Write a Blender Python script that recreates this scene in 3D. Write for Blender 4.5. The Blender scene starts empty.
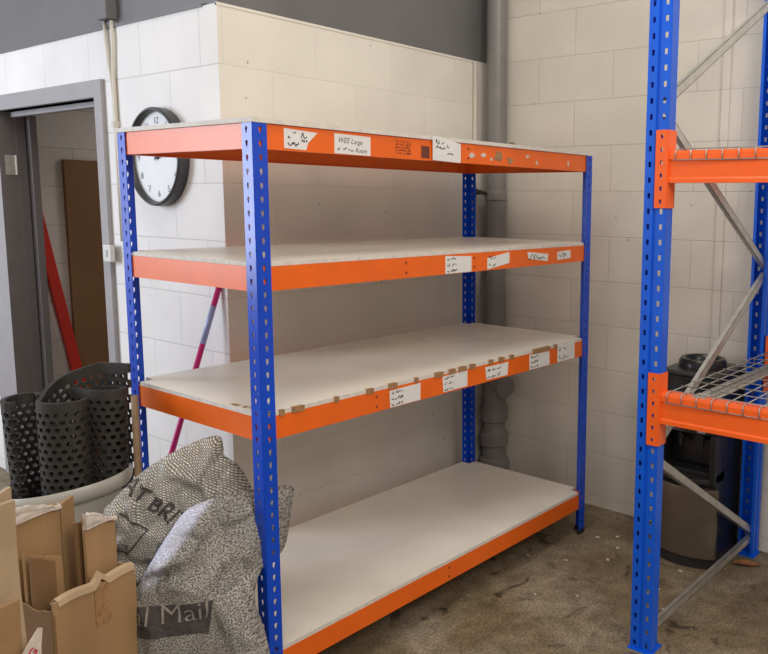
import bpy, bmesh, math, random
from math import sin, cos, pi, radians
from mathutils import Vector, Matrix, noise
from mathutils.bvhtree import BVHTree

random.seed(7)
S = bpy.context.scene
C = S.collection

# ------------------------------------------------------------------ camera
CAM = Vector((-1.513, -2.1672, 1.7472))
cd = bpy.data.cameras.new('camera')
cam = bpy.data.objects.new('camera', cd)
C.objects.link(cam)
fw = Vector((0.79959455, 0.58540413, -0.1339797))
rt = Vector((0.59201587, -0.80583401, 0.01219673))
up = rt.cross(fw)
m = Matrix((rt, up, -fw)).transposed().to_4x4()
m.translation = CAM
cam.matrix_world = m
cd.sensor_fit = 'HORIZONTAL'
cd.sensor_width = 36.0
cd.lens = 36.0 * 799.5 / 768
cd.shift_x = (384 - 528.7) / 768
cd.shift_y = (310.2 - 327) / 768
cd.clip_start = 0.05
S.camera = cam

# ------------------------------------------------------------------ world, lights, exposure
S.view_settings.view_transform = 'Standard'
S.view_settings.look = 'None'
S.view_settings.gamma = 1
S.view_settings.use_curve_mapping = False
S.view_settings.exposure = 0.08
w = bpy.data.worlds.new('world')
S.world = w
w.use_nodes = True
w.node_tree.nodes['Background'].inputs[0].default_value = (1.0, 0.955, 0.90, 1)
w.node_tree.nodes['Background'].inputs[1].default_value = 0.47

def area(name, loc, target, sx, sy, power, col, spread=180):
    d = bpy.data.lights.new(name, 'AREA')
    d.shape = 'RECTANGLE'; d.size = sx; d.size_y = sy
    d.energy = power; d.color = col; d.spread = radians(spread)
    o = bpy.data.objects.new(name, d); C.objects.link(o)
    o.location = loc
    o.rotation_euler = (Vector(target) - Vector(loc)).to_track_quat('-Z', 'Y').to_euler()
    return o
# daylight from the open loading door to the left, and two rows of warm roof lamps
area('daylight_door', (-2.9, 4.0, 2.25), (0.6, 1.2, 1.3), 1.9, 2.4, 135, (0.80, 0.87, 1.0))
area('roof_lamp_near', (-0.6, -4.2, 4.0), (1.2, 0.2, 0.8), 2.2, 1.4, 95, (1.0, 0.92, 0.80))
area('roof_lamp_far', (-0.6, -0.9, 4.6), (-0.4, -0.8, 0), 1.6, 1.6, 45, (1.0, 0.92, 0.80))
area('storeroom_fill', (2.0, 2.6, 2.5), (1.6, 2.8, 0), 0.3, 0.9, 5, (1.0, 0.92, 0.85))  # added fill that brightens the storeroom; no lamp known there

# ------------------------------------------------------------------ materials
def new_mat(name):
    mt = bpy.data.materials.new(name); mt.use_nodes = True
    nt = mt.node_tree
    return mt, nt, nt.nodes['Principled BSDF']
def N(nt, typ, **kw):
    n = nt.nodes.new(typ)
    for k, v in kw.items():
        if k in n.inputs.keys(): n.inputs[k].default_value = v
        else: setattr(n, k, v)
    return n
def ramp(nt, fac, stops):
    r = nt.nodes.new('ShaderNodeValToRGB')
    e = r.color_ramp.elements
    while len(e) < len(stops): e.new(0.5)
    for i, (p_, c_) in enumerate(stops):
        e[i].position = p_; e[i].color = tuple(c_) + (1,) if len(c_) == 3 else c_
    nt.links.new(fac, r.inputs[0]); return r
def mixc(nt, fac, a, b, mode='MIX'):
    mx = nt.nodes.new('ShaderNodeMix'); mx.data_type = 'RGBA'; mx.blend_type = mode
    for s, v in ((mx.inputs[0], fac), (mx.inputs[6], a), (mx.inputs[7], b)):
        if hasattr(v, 'links'): nt.links.new(v, s)
        else: s.default_value = v if not isinstance(v, tuple) else (tuple(v) + (1,) if len(v) == 3 else v)
    return mx.outputs[2]
def bump(nt, b, h, strength=0.3, dist=0.01):
    bp = N(nt, 'ShaderNodeBump'); bp.inputs['Strength'].default_value = strength
    bp.inputs['Distance'].default_value = dist
    nt.links.new(h, bp.inputs['Height']); nt.links.new(bp.outputs[0], b.inputs['Normal'])
def paint(name, col, rough=0.4, metal=0.0, var=0.12, scale=8, chips=None, chip_amt=0.72, bmp=0.05):
    mt, nt, b = new_mat(name)
    tc = N(nt, 'ShaderNodeTexCoord')
    n = N(nt, 'ShaderNodeTexNoise'); n.inputs['Scale'].default_value = scale; n.inputs['Detail'].default_value = 5
    nt.links.new(tc.outputs['Object'], n.inputs['Vector'])
    lo = tuple(c * (1 - var) for c in col); hi = tuple(min(1, c * (1 + var)) for c in col)
    cr = ramp(nt, n.outputs[0], [(0.3, lo), (0.7, hi)])
    out = cr.outputs[0]
    if chips:
        n2 = N(nt, 'ShaderNodeTexNoise'); n2.inputs['Scale'].default_value = 45; n2.inputs['Detail'].default_value = 4
        nt.links.new(tc.outputs['Object'], n2.inputs['Vector'])
        r2 = ramp(nt, n2.outputs[0], [(chip_amt, (0, 0, 0)), (chip_amt + 0.03, (1, 1, 1))])
        out = mixc(nt, r2.outputs[0], out, chips)
    nt.links.new(out, b.inputs['Base Color'])
    b.inputs['Roughness'].default_value = rough; b.inputs['Metallic'].default_value = metal
    if bmp: bump(nt, b, n.outputs[0], bmp, 0.002)
    return mt

def block_wall(name, axis, col, joint, jstr=1.0):
    mt, nt, b = new_mat(name)
    tc = N(nt, 'ShaderNodeTexCoord'); sp = N(nt, 'ShaderNodeSeparateXYZ'); cb = N(nt, 'ShaderNodeCombineXYZ')
    nt.links.new(tc.outputs['Object'], sp.inputs[0])
    def sub(o, v):
        q = N(nt, 'ShaderNodeMath', operation='SUBTRACT'); nt.links.new(o, q.inputs[0]); q.inputs[1].default_value = v
        return q.outputs[0]
    nt.links.new(sub(sp.outputs['Y' if axis == 'y' else 'X'], 0.097 if axis == 'y' else 0.04), cb.inputs[0])
    nt.links.new(sub(sp.outputs['Z'], 0.067), cb.inputs[1])
    br = N(nt, 'ShaderNodeTexBrick'); br.offset = 0.5
    br.inputs['Scale'].default_value = 1; br.inputs['Mortar Size'].default_value = 0.0035
    br.inputs['Mortar Smooth'].default_value = 0.6; br.inputs['Bias'].default_value = 0
    br.inputs['Brick Width'].default_value = 0.49; br.inputs['Row Height'].default_value = 0.249
    br.inputs['Color1'].default_value = (1, 1, 1, 1); br.inputs['Color2'].default_value = (0.93, 0.93, 0.93, 1)
    br.inputs['Mortar'].default_value = (joint, joint, joint, 1)
    # wobble the joints slightly
    nz = N(nt, 'ShaderNodeTexNoise'); nz.inputs['Scale'].default_value = 6; nz.inputs['Detail'].default_value = 3
    nt.links.new(tc.outputs['Object'], nz.inputs['Vector'])
    vm = N(nt, 'ShaderNodeVectorMath', operation='SCALE'); vm.inputs['Scale'].default_value = 0.006
    vs = N(nt, 'ShaderNodeVectorMath', operation='SUBTRACT'); vs.inputs[1].default_value = (0.5, 0.5, 0.5)
    nt.links.new(nz.outputs['Color'], vs.inputs[0]); nt.links.new(vs.outputs[0], vm.inputs[0])
    va = N(nt, 'ShaderNodeVectorMath', operation='ADD')
    nt.links.new(cb.outputs[0], va.inputs[0]); nt.links.new(vm.outputs[0], va.inputs[1])
    nt.links.new(va.outputs[0], br.inputs['Vector'])
    n = N(nt, 'ShaderNodeTexNoise'); n.inputs['Scale'].default_value = 3; n.inputs['Detail'].default_value = 8
    nt.links.new(tc.outputs['Object'], n.inputs['Vector'])
    base = ramp(nt, n.outputs[0], [(0.3, tuple(c * 0.93 for c in col)), (0.7, tuple(min(1, c * 1.04) for c in col))])
    # small pits and specks
    v = N(nt, 'ShaderNodeTexNoise'); v.inputs['Scale'].default_value = 30; v.inputs['Detail'].default_value = 2
    nt.links.new(tc.outputs['Object'], v.inputs['Vector'])
    pits = ramp(nt, v.outputs[0], [(0.215, (0.45, 0.42, 0.38)), (0.25, (1, 1, 1))])
    c1 = mixc(nt, jstr, base.outputs[0], br.outputs['Color'], 'MULTIPLY')
    c2 = mixc(nt, 0.8, c1, pits.outputs[0], 'MULTIPLY')
    nt.links.new(c2, b.inputs['Base Color'])
    b.inputs['Roughness'].default_value = 0.6
    fine = N(nt, 'ShaderNodeTexNoise'); fine.inputs['Scale'].default_value = 60; fine.inputs['Detail'].default_value = 5
    nt.links.new(tc.outputs['Object'], fine.inputs['Vector'])
    ad = N(nt, 'ShaderNodeMath', operation='MULTIPLY_ADD'); ad.inputs[1].default_value = 0.35
    nt.links.new(fine.outputs[0], ad.inputs[0])
    inv = N(nt, 'ShaderNodeMath', operation='MULTIPLY'); inv.inputs[1].default_value = -1.0 * jstr
    nt.links.new(br.outputs['Fac'], inv.inputs[0]); nt.links.new(inv.outputs[0], ad.inputs[2])
    bump(nt, b, ad.outputs[0], 0.45, 0.006)
    return mt

def floor_mat():
    mt, nt, b = new_mat('dirty_concrete')
    tc = N(nt, 'ShaderNodeTexCoord')
    def nz(sc, det=6, dist=0.0, off=0):
        n = N(nt, 'ShaderNodeTexNoise'); n.inputs['Scale'].default_value = sc; n.inputs['Detail'].default_value = det
        n.inputs['Distortion'].default_value = dist
        mp = N(nt, 'ShaderNodeMapping'); mp.inputs['Location'].default_value = (off, off * 2, 0)
        nt.links.new(tc.outputs['Object'], mp.inputs[0]); nt.links.new(mp.outputs[0], n.inputs['Vector'])
        return n.outputs[0]
    a = ramp(nt, nz(2.2, 8, 0.4), [(0.30, (0.15, 0.112, 0.062)), (0.50, (0.215, 0.166, 0.098)), (0.68, (0.31, 0.262, 0.185))])
    g = ramp(nt, nz(14, 6, 0.2, 3), [(0.3, (0.72, 0.72, 0.72)), (0.7, (1.22, 1.22, 1.25))])
    c1 = mixc(nt, 1.0, a.outputs[0], g.outputs[0], 'MULTIPLY')
    gg = ramp(nt, nz(90, 4, 0, 2), [(0.36, (0.62, 0.62, 0.62)), (0.64, (1.32, 1.32, 1.35))])
    c1 = mixc(nt, 0.8, c1, gg.outputs[0], 'MULTIPLY')
    d = ramp(nt, nz(5, 6, 1.5, 9), [(0.30, (0.05, 0.04, 0.032)), (0.40, (1, 1, 1))])
    c2 = mixc(nt, 0.75, c1, d.outputs[0], 'MULTIPLY')
    s = ramp(nt, nz(38, 3, 0, 5), [(0.70, (0, 0, 0)), (0.75, (1, 1, 1))])
    c3 = mixc(nt, s.outputs[0], c2, (0.42, 0.39, 0.34))
    k = ramp(nt, nz(9, 5, 3.0, 14), [(0.485, (0, 0, 0)), (0.5, (1, 1, 1)), (0.515, (0, 0, 0))])
    kk = ramp(nt, nz(1.7, 3, 0, 21), [(0.52, (0, 0, 0)), (0.6, (1, 1, 1))])
    km = mixc(nt, 1.0, k.outputs[0], kk.outputs[0], 'MULTIPLY')
    c4 = mixc(nt, km, c3, (0.07, 0.055, 0.045))
    nt.links.new(c4, b.inputs['Base Color'])
    r = ramp(nt, nz(4, 5, 0, 7), [(0.35, (0.45, 0.45, 0.45)), (0.7, (0.75, 0.75, 0.75))])
    nt.links.new(r.outputs[0], b.inputs['Roughness'])
    bump(nt, b, nz(50, 6), 0.25, 0.004)
    return mt

def weave_mat(name, light, dark, su, sv, amount, noise_amt, rough=0.8, sheen=None):
    """woven sack: over/under threads in UV metres, with slub noise"""
    mt, nt, b = new_mat(name)
    uv = N(nt, 'ShaderNodeUVMap')
    wob = N(nt, 'ShaderNodeTexNoise'); wob.inputs['Scale'].default_value = 9; wob.inputs['Detail'].default_value = 3
    nt.links.new(uv.outputs[0], wob.inputs['Vector'])
    vs = N(nt, 'ShaderNodeVectorMath', operation='SUBTRACT'); vs.inputs[1].default_value = (0.5, 0.5, 0.5)
    nt.links.new(wob.outputs['Color'], vs.inputs[0])
    vm = N(nt, 'ShaderNodeVectorMath', operation='SCALE'); vm.inputs['Scale'].default_value = 0.02
    nt.links.new(vs.outputs[0], vm.inputs[0])
    va = N(nt, 'ShaderNodeVectorMath', operation='ADD')
    nt.links.new(uv.outputs[0], va.inputs[0]); nt.links.new(vm.outputs[0], va.inputs[1])
    mp = N(nt, 'ShaderNodeMapping'); mp.inputs['Scale'].default_value = (su, sv, 1)
    nt.links.new(va.outputs[0], mp.inputs[0])
    ck = N(nt, 'ShaderNodeTexBrick'); ck.offset = 0.5
    ck.inputs['Scale'].default_value = 1; ck.inputs['Brick Width'].default_value = 1.0
    ck.inputs['Row Height'].default_value = 0.5; ck.inputs['Mortar Size'].default_value = 0.16
    ck.inputs['Mortar Smooth'].default_value = 0.4
    ck.inputs['Color1'].default_value = (1, 1, 1, 1); ck.inputs['Color2'].default_value = (0.55, 0.55, 0.55, 1)
    ck.inputs['Mortar'].default_value = (0, 0, 0, 1)
    nt.links.new(mp.outputs[0], ck.inputs['Vector'])
    n = N(nt, 'ShaderNodeTexNoise'); n.inputs['Scale'].default_value = 210; n.inputs['Detail'].default_value = 4
    nt.links.new(uv.outputs[0], n.inputs['Vector'])
    nr = ramp(nt, n.outputs[0], [(0.43, (0, 0, 0)), (0.57, (1, 1, 1))])
    a = mixc(nt, noise_amt, ck.outputs['Color'], nr.outputs[0])
    big = N(nt, 'ShaderNodeTexNoise'); big.inputs['Scale'].default_value = 7; big.inputs['Detail'].default_value = 4
    nt.links.new(uv.outputs[0], big.inputs['Vector'])
    col = mixc(nt, a, mixc(nt, amount, light, dark), light)
    bg = ramp(nt, big.outputs[0], [(0.3, (0.74, 0.74, 0.74)), (0.7, (1.12, 1.12, 1.12))])
    col = mixc(nt, 1.0, col, bg.outputs[0], 'MULTIPLY')
    if sheen:
        at = N(nt, 'ShaderNodeAttribute', attribute_name='sheen')
        col = mixc(nt, at.outputs['Fac'], col, mixc(nt, a, sheen[1], sheen[0]))
    nt.links.new(col, b.inputs['Base Color'])
    b.inputs['Roughness'].default_value = rough
    bump(nt, b, a, 0.5, 0.003)
    return mt

def cardboard(name, col):
    mt, nt, b = new_mat(name)
    tc = N(nt, 'ShaderNodeTexCoord')
    n = N(nt, 'ShaderNodeTexNoise'); n.inputs['Scale'].default_value = 6; n.inputs['Detail'].default_value = 6
    mp = N(nt, 'ShaderNodeMapping'); mp.inputs['Scale'].default_value = (1, 1, 0.3)
    nt.links.new(tc.outputs['Object'], mp.inputs[0]); nt.links.new(mp.outputs[0], n.inputs['Vector'])
    cr = ramp(nt, n.outputs[0], [(0.3, tuple(c * 0.78 for c in col)), (0.7, tuple(c * 1.1 for c in col))])
    nt.links.new(cr.outputs[0], b.inputs['Base Color'])
    wv = N(nt, 'ShaderNodeTexWave'); wv.inputs['Scale'].default_value = 40; wv.bands_direction = 'Z'
    nt.links.new(tc.outputs['Object'], wv.inputs['Vector'])
    b.inputs['Roughness'].default_value = 0.75
    bump(nt, b, n.outputs[0], 0.3, 0.01)
    return mt

M = {}
M['wall_white'] = block_wall('painted_blocks_left', 'y', (0.82, 0.80, 0.785), 0.78, 0.9)
M['wall_right'] = block_wall('painted_blocks_right', 'y', (0.76, 0.715, 0.635), 0.80, 0.85)
M['wall_cream'] = block_wall('painted_blocks_back', 'x', (0.76, 0.72, 0.65), 0.90, 0.5)
M['wall_room'] = block_wall('painted_blocks_room', 'x', (0.75, 0.71, 0.68), 0.7, 1.0)
M['floor'] = floor_mat()
M['grey_paint'] = paint('grey_gloss_paint', (0.145, 0.143, 0.145), 0.45, var=0.08, scale=3)
M['frame_grey'] = paint('door_frame_grey', (0.33, 0.315, 0.325), 0.42, var=0.06)
M['leaf_shade_grey'] = paint('door_leaf_and_shade_grey', (0.15, 0.135, 0.14), 0.4, var=0.06)
M['pipe_grey'] = paint('grey_pvc', (0.215, 0.205, 0.20), 0.38, var=0.06)
M['blue'] = paint('blue_enamel', (0.002, 0.068, 0.60), 0.24, var=0.10, chips=(0.35, 0.40, 0.5), chip_amt=0.74)
M['orange'] = paint('orange_enamel', (0.88, 0.148, 0.010), 0.33, var=0.06, chips=(0.75, 0.42, 0.28), chip_amt=0.75)
M['rack_blue'] = paint('rack_blue_enamel', (0.002, 0.11, 0.74), 0.28, var=0.08, chips=(0.3, 0.36, 0.5), chip_amt=0.76)
M['rack_orange'] = paint('rack_orange_enamel', (0.95, 0.135, 0.016), 0.28, var=0.05, chips=(0.85, 0.45, 0.3), chip_amt=0.76)
M['board'] = paint('cream_melamine', (0.80, 0.75, 0.665), 0.34, var=0.05, scale=5, chips=(0.35, 0.29, 0.22), chip_amt=0.765)
M['board_edge'] = paint('board_edge', (0.70, 0.66, 0.60), 0.6, var=0.1, scale=40, chips=(0.30, 0.18, 0.12), chip_amt=0.77)
M['galv'] = paint('galvanised_steel', (0.60, 0.60, 0.575), 0.36, metal=0.75, var=0.12, scale=20)
M['wire'] = paint('zinc_wire', (0.55, 0.54, 0.51), 0.35, metal=0.7, var=0.05)
M['paper'] = paint('label_paper', (0.80, 0.79, 0.77), 0.6, var=0.03, scale=30)
M['ink'] = paint('marker_ink', (0.035, 0.035, 0.05), 0.6, var=0.05)
M['ink_soft'] = paint('faded_marker_ink', (0.22, 0.05, 0.02), 0.6, var=0.05)
M['tape'] = paint('brown_tape', (0.36, 0.20, 0.09), 0.4, var=0.25, scale=60)
M['black_plastic'] = paint('black_plastic', (0.012, 0.012, 0.014), 0.28, var=0.1)
M['black_matt'] = paint('matt_black_plastic', (0.018, 0.017, 0.017), 0.55, var=0.1)
M['steel_dark'] = paint('brushed_dark_steel', (0.20, 0.165, 0.12), 0.38, metal=0.75, var=0.06)
M['clock_rim'] = paint('dark_grey_plastic', (0.04, 0.04, 0.043), 0.35, var=0.05)
M['clock_face'] = paint('clock_dial', (0.78, 0.80, 0.82), 0.5, var=0.02)
M['rubber'] = paint('black_rubber', (0.030, 0.026, 0.022), 0.6, var=0.25, scale=25, bmp=0.1)
M['tub'] = paint('pale_grey_plastic', (0.42, 0.41, 0.37), 0.42, var=0.12, scale=6)
M['wood'] = paint('brown_wood', (0.20, 0.125, 0.065), 0.6, var=0.25, scale=20)
M['pink'] = paint('pink_plastic', (0.62, 0.02, 0.22), 0.3, var=0.04)
M['pale_blue'] = paint('pale_blue_plastic', (0.35, 0.42, 0.72), 0.3, var=0.1)
M['red'] = paint('red_paint', (0.62, 0.025, 0.012), 0.4, var=0.05)
M['brown_board'] = paint('brown_hardboard', (0.25, 0.125, 0.05), 0.6, var=0.06, scale=2)
M['cream_plastic'] = paint('cream_conduit', (0.62, 0.58, 0.50), 0.5, var=0.05)
M['white_plastic'] = paint('white_switch_plastic', (0.66, 0.65, 0.63), 0.4, var=0.03)
M['card'] = cardboard('cardboard', (0.40, 0.245, 0.115))
M['card_dark'] = cardboard('dark_cardboard', (0.24, 0.135, 0.06))
M['card_light'] = cardboard('light_cardboard', (0.52, 0.38, 0.24))
M['torn'] = paint('torn_white_paper', (0.62, 0.55, 0.48), 0.7, var=0.15, scale=40)
M['print_red'] = paint('red_print', (0.55, 0.03, 0.06), 0.6, var=0.05)
M['sack_pale'] = weave_mat('pale_woven_sack', (0.78, 0.75, 0.68), (0.13, 0.12, 0.105), 85, 85, 1.0, 0.15)
M['sack_grey'] = weave_mat('grey_woven_sack', (0.64, 0.61, 0.56), (0.05, 0.045, 0.04), 120, 140, 1.0, 0.55, sheen=((0.86, 0.88, 1.0), (0.36, 0.38, 0.54)))
M['sack_ink'] = paint('faded_sack_print', (0.055, 0.045, 0.045), 0.85, var=0.35, scale=90)
M['sack_band'] = paint('dark_printed_band', (0.065, 0.055, 0.054), 0.85, var=0.3, scale=120)
M['sack_letter'] = paint('pale_band_lettering', (0.30, 0.27, 0.25), 0.85, var=0.25, scale=120)
M['leaf'] = paint('dry_leaf', (0.30, 0.13, 0.05), 0.7, var=0.3, scale=50)

# ------------------------------------------------------------------ mesh helpers
def obj(name, bm, mt, parent=None, smooth=False, solid=0, bevel=0, mats=None, recalc=True):
    if recalc: bmesh.ops.recalc_face_normals(bm, faces=bm.faces)
    me = bpy.data.meshes.new(name); bm.to_mesh(me); bm.free()
    o = bpy.data.objects.new(name, me); C.objects.link(o)
    for x in (mats or [mt]): me.materials.append(x)
    if parent: o.parent = parent
    if smooth:
        for p_ in me.polygons: p_.use_smooth = True
    if solid:
        s = o.modifiers.new('solid', 'SOLIDIFY'); s.thickness = solid; s.offset = 0
    if bevel:
        s = o.modifiers.new('bevel', 'BEVEL'); s.width = bevel; s.segments = 2; s.limit_method = 'ANGLE'
    return o
def tag(o, label=None, cat=None, group=None, kind=None):
    if label: o['label'] = label
    if cat: o['category'] = cat
    if group: o['group'] = group
    if kind: o['kind'] = kind
    return o
def thing(name, label, cat, loc=(0, 0, 0), rz=0, group=None):
    o = bpy.data.objects.new(name, None); C.objects.link(o)
    o.empty_display_size = 0.1
    o.location = loc; o.rotation_euler = (0, 0, rz)
    return tag(o, label, cat, group)
def struct(name, bm, mt, **kw):
    o = obj(name, bm, mt, **kw); o['kind'] = 'structure'; return o
def BM(): return bmesh.new()
def box(bm, lo, hi, mtx=None, mi=0):
    x0, y0, z0 = lo; x1, y1, z1 = hi
    v = [bm.verts.new(Vector(c) if mtx is None else mtx @ Vector(c)) for c in
         ((x0, y0, z0), (x1, y0, z0), (x1, y1, z0), (x0, y1, z0), (x0, y0, z1), (x1, y0, z1), (x1, y1, z1), (x0, y1, z1))]
    for f in ((0, 3, 2, 1), (4, 5, 6, 7), (0, 1, 5, 4), (1, 2, 6, 5), (2, 3, 7, 6), (3, 0, 4, 7)):
        fc = bm.faces.new([v[i] for i in f]); fc.material_index = mi
def prism(bm, pts, z0, z1, mtx=None):
    a = [bm.verts.new((Vector((x, y, z0)) if mtx is None else mtx @ Vector((x, y, z0)))) for x, y in pts]
    b = [bm.verts.new((Vector((x, y, z1)) if mtx is None else mtx @ Vector((x, y, z1)))) for x, y in pts]
    bm.faces.new(a[::-1]); bm.faces.new(b)
    n = len(pts)
    for i in range(n): bm.faces.new((a[i], a[(i + 1) % n], b[(i + 1) % n], b[i]))
def tube(bm, pts, r, seg=10, caps=True, rs=None):
    pts = [Vector(p_) for p_ in pts]
    rings = []
    prev = None
    for i, p_ in enumerate(pts):
        t = (pts[min(i + 1, len(pts) - 1)] - pts[max(i - 1, 0)]).normalized()
        if prev is None:
            a = t.orthogonal().normalized()
        else:
            a = (prev - t * prev.dot(t)).normalized()
        prev = a
        b = t.cross(a)
        rr = rs[i] if rs else r
        rings.append([bm.verts.new(p_ + a * cos(2 * pi * k / seg) * rr + b * sin(2 * pi * k / seg) * rr) for k in range(seg)])
    for i in range(len(rings) - 1):
        for k in range(seg):
            bm.faces.new((rings[i][k], rings[i][(k + 1) % seg], rings[i + 1][(k + 1) % seg], rings[i + 1][k]))
    if caps:
        bm.faces.new(rings[0][::-1]); bm.faces.new(rings[-1])
def lathe(bm, prof, cx, cy, seg=32, tilt=None):
    rings = []
    for r, z in prof:
        ring = []
        for k in range(seg):
            v = Vector((r * cos(2 * pi * k / seg), r * sin(2 * pi * k / seg), z))
            if tilt: v = tilt @ v
            ring.append(bm.verts.new(v + Vector((cx, cy, 0))))
        rings.append(ring)
    for i in range(len(rings) - 1):
        for k in range(seg):
            bm.faces.new((rings[i][k], rings[i][(k + 1) % seg], rings[i + 1][(k + 1) % seg], rings[i + 1][k]))
    return rings
def perf(bm, o, u, v, wid, length, cols, pitch, hole, z0=0.0):
    """flat plate from o, spanning wid along u and length along v, with a column of
    holes per entry of cols (u0,u1 cell bounds); hole = 8 (du,dv) points around the cell centre"""
    o, u, v = Vector(o), Vector(u), Vector(v)
    P = lambda a, b: bm.verts.new(o + u * a + v * b)
    n = int(length / pitch)
    pitch = length / n
    edges = [0.0]
    for a, b in cols: edges += [a, b]
    edges.append(wid)
    # plain strips
    for i in range(0, len(edges), 2):
        a, b = edges[i], edges[i + 1]
        if b - a > 1e-5:
            bm.faces.new((P(a, 0), P(b, 0), P(b, length), P(a, length)))
    for a, b in cols:
        ca = (a + b) / 2; hw = (b - a) / 2; hh = pitch / 2
        outer = [(hw, 0), (hw, hh), (0, hh), (-hw, hh), (-hw, 0), (-hw, -hh), (0, -hh), (hw, -hh)]
        for k in range(n):
            cv = (k + 0.5) * pitch
            ov = [P(ca + x, cv + y) for x, y in outer]
            iv = [P(ca + x, cv + y) for x, y in hole]
            for j in range(8):
                q = (j + 1) % 8
                bm.faces.new((ov[j], ov[q], iv[q], iv[j]))
def text_mesh(s, size, mtx, shear=0.0, bold=0.0):
    cu = bpy.data.curves.new('t', 'FONT'); cu.body = s; cu.size = size; cu.shear = shear
    cu.offset = bold; cu.resolution_u = 3
    o = bpy.data.objects.new('t', cu); C.objects.link(o)
    bpy.context.view_layer.update()
    me = bpy.data.meshes.new_from_object(o.evaluated_get(bpy.context.evaluated_depsgraph_get()))
    bpy.data.objects.remove(o); bpy.data.curves.remove(cu)
    bm = BM(); bm.from_mesh(me); bpy.data.meshes.remove(me)
    for v in bm.verts: v.co = mtx @ v.co
    return bm
def frame_mtx(o, x, y):
    x = Vector(x).normalized(); y = Vector(y).normalized(); z = x.cross(y)
    mm = Matrix((x, y, z)).transposed().to_4x4(); mm.translation = Vector(o)
    return mm

# ------------------------------------------------------------------ the setting
XW, YW, XR, ZT = 0.507, 0.943, 2.3214, 2.555
b = BM(); box(b, (-6, -6, -0.1), (4, 7, 0.0)); struct('floor', b, M['floor'])
b = BM(); box(b, (XR, -6, 0), (XR + 0.2, YW + 0.2, 3.6)); struct('wall_right', b, M['wall_right'])
b = BM(); box(b, (XW + 0.0008, YW, 0), (XR, YW + 0.15, ZT)); struct('wall_back', b, M['wall_cream'])
D0, D1, DZ = 1.986, 3.149, 2.235           # door opening
b = BM()
box(b, (XW, YW + .001, 0), (XW + 0.11, D0, ZT)); box(b, (XW, D0, DZ), (XW + 0.11, D1, ZT)); box(b, (XW, D1, 0), (XW + 0.11, 7, ZT))
struct('wall_left', b, M['wall_white'])
# grey steel fascia above the painted blocks, on both faces of the corner
b = BM()
box(b, (XW + 0.012, YW + 0.012, ZT), (XR, YW + 0.2, 3.5))
box(b, (XW + 0.012, YW + 0.2, ZT), (XW + 0.2, 7, 3.5))
box(b, (XW - 0.006, YW + 0.10, ZT - 0.004), (XW + 0.012, 7, ZT + 0.010))
struct('trim_1', b, M['grey_paint'])
b = BM(); box(b, (XW + 0.0, YW - 0.004, ZT - 0.008), (XR, YW + 0.012, ZT + 0.003)); struct('trim_2', b, M['wall_cream'])
# store room beyond the doorway
b = BM(); box(b, (XW + 0.11, 3.42, 0), (3.2, 3.52, ZT)); struct('wall_storeroom', b, M['wall_room'])
b = BM(); box(b, (3.2, 1.2, 0), (3.3, 3.52, ZT)); struct('wall_storeroom_end', b, M['wall_room'])
b = BM(); box(b, (XW + 0.2, YW + 0.2, ZT), (3.3, 3.52, ZT + 0.05)); struct('ceiling', b, M['wall_room'])

# door frame (structure) with painted reveal shade, stop, leaf edge and hinge
dr = bpy.data.objects.new('door_1', None); C.objects.link(dr); dr['kind'] = 'structure'; dr.location = (XW, 2.56, 0)
def dparent(o):
    o.parent = dr; o.matrix_parent_inverse = Matrix.Translation((-XW, -2.56, 0)); return o
b = BM()
FX = XW - 0.022
box(b, (FX, D0 - 0.072, 0), (XW + 0.12, D0, DZ + 0.085))
box(b, (FX, D0, DZ), (XW + 0.12, D1 + 0.26, DZ + 0.085))
box(b, (FX, D1, 0), (XW + 0.07, D1 + 0.26, DZ))
box(b, (XW + 0.05, D0, DZ - 0.03), (XW + 0.09, D1, DZ))
dparent(obj('door_frame', b, M['frame_grey'], bevel=0.003))
b = BM()
box(b, (XW + 0.07, D1 - 0.006, 0), (XW + 0.125, D1 + 0.05, DZ))
box(b, (XW + 0.13, D1 - 0.05, 0.01), (XW + 0.172, D1 + 0.20, DZ - 0.015))
dparent(obj('door_leaf', b, M['leaf_shade_grey'], bevel=0.003))
b = BM()
box(b, (FX - 0.001, D1 - 0.003, 0), (XW + 0.071, D1 + 0.0, DZ - 0.001))
dparent(obj('reveal_shade', b, M['leaf_shade_grey']))  # dark sheet that paints in the jamb's shade; the frame paint is lighter
b = BM()
box(b, (XW + 0.004, D1 - 0.008, 1.87), (XW + 0.058, D1 - 0.003, 1.985))
for z in (1.89, 1.93, 1.965):
    tube(b, [(XW + 0.02, D1 - 0.008, z), (XW + 0.02, D1 - 0.011, z)], 0.005, 8)
tube(b, [(XW + 0.06, D1 - 0.012, 1.87), (XW + 0.06, D1 - 0.012, 1.985)], 0.007, 8)
dparent(obj('hinge', b, M['galv']))

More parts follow.
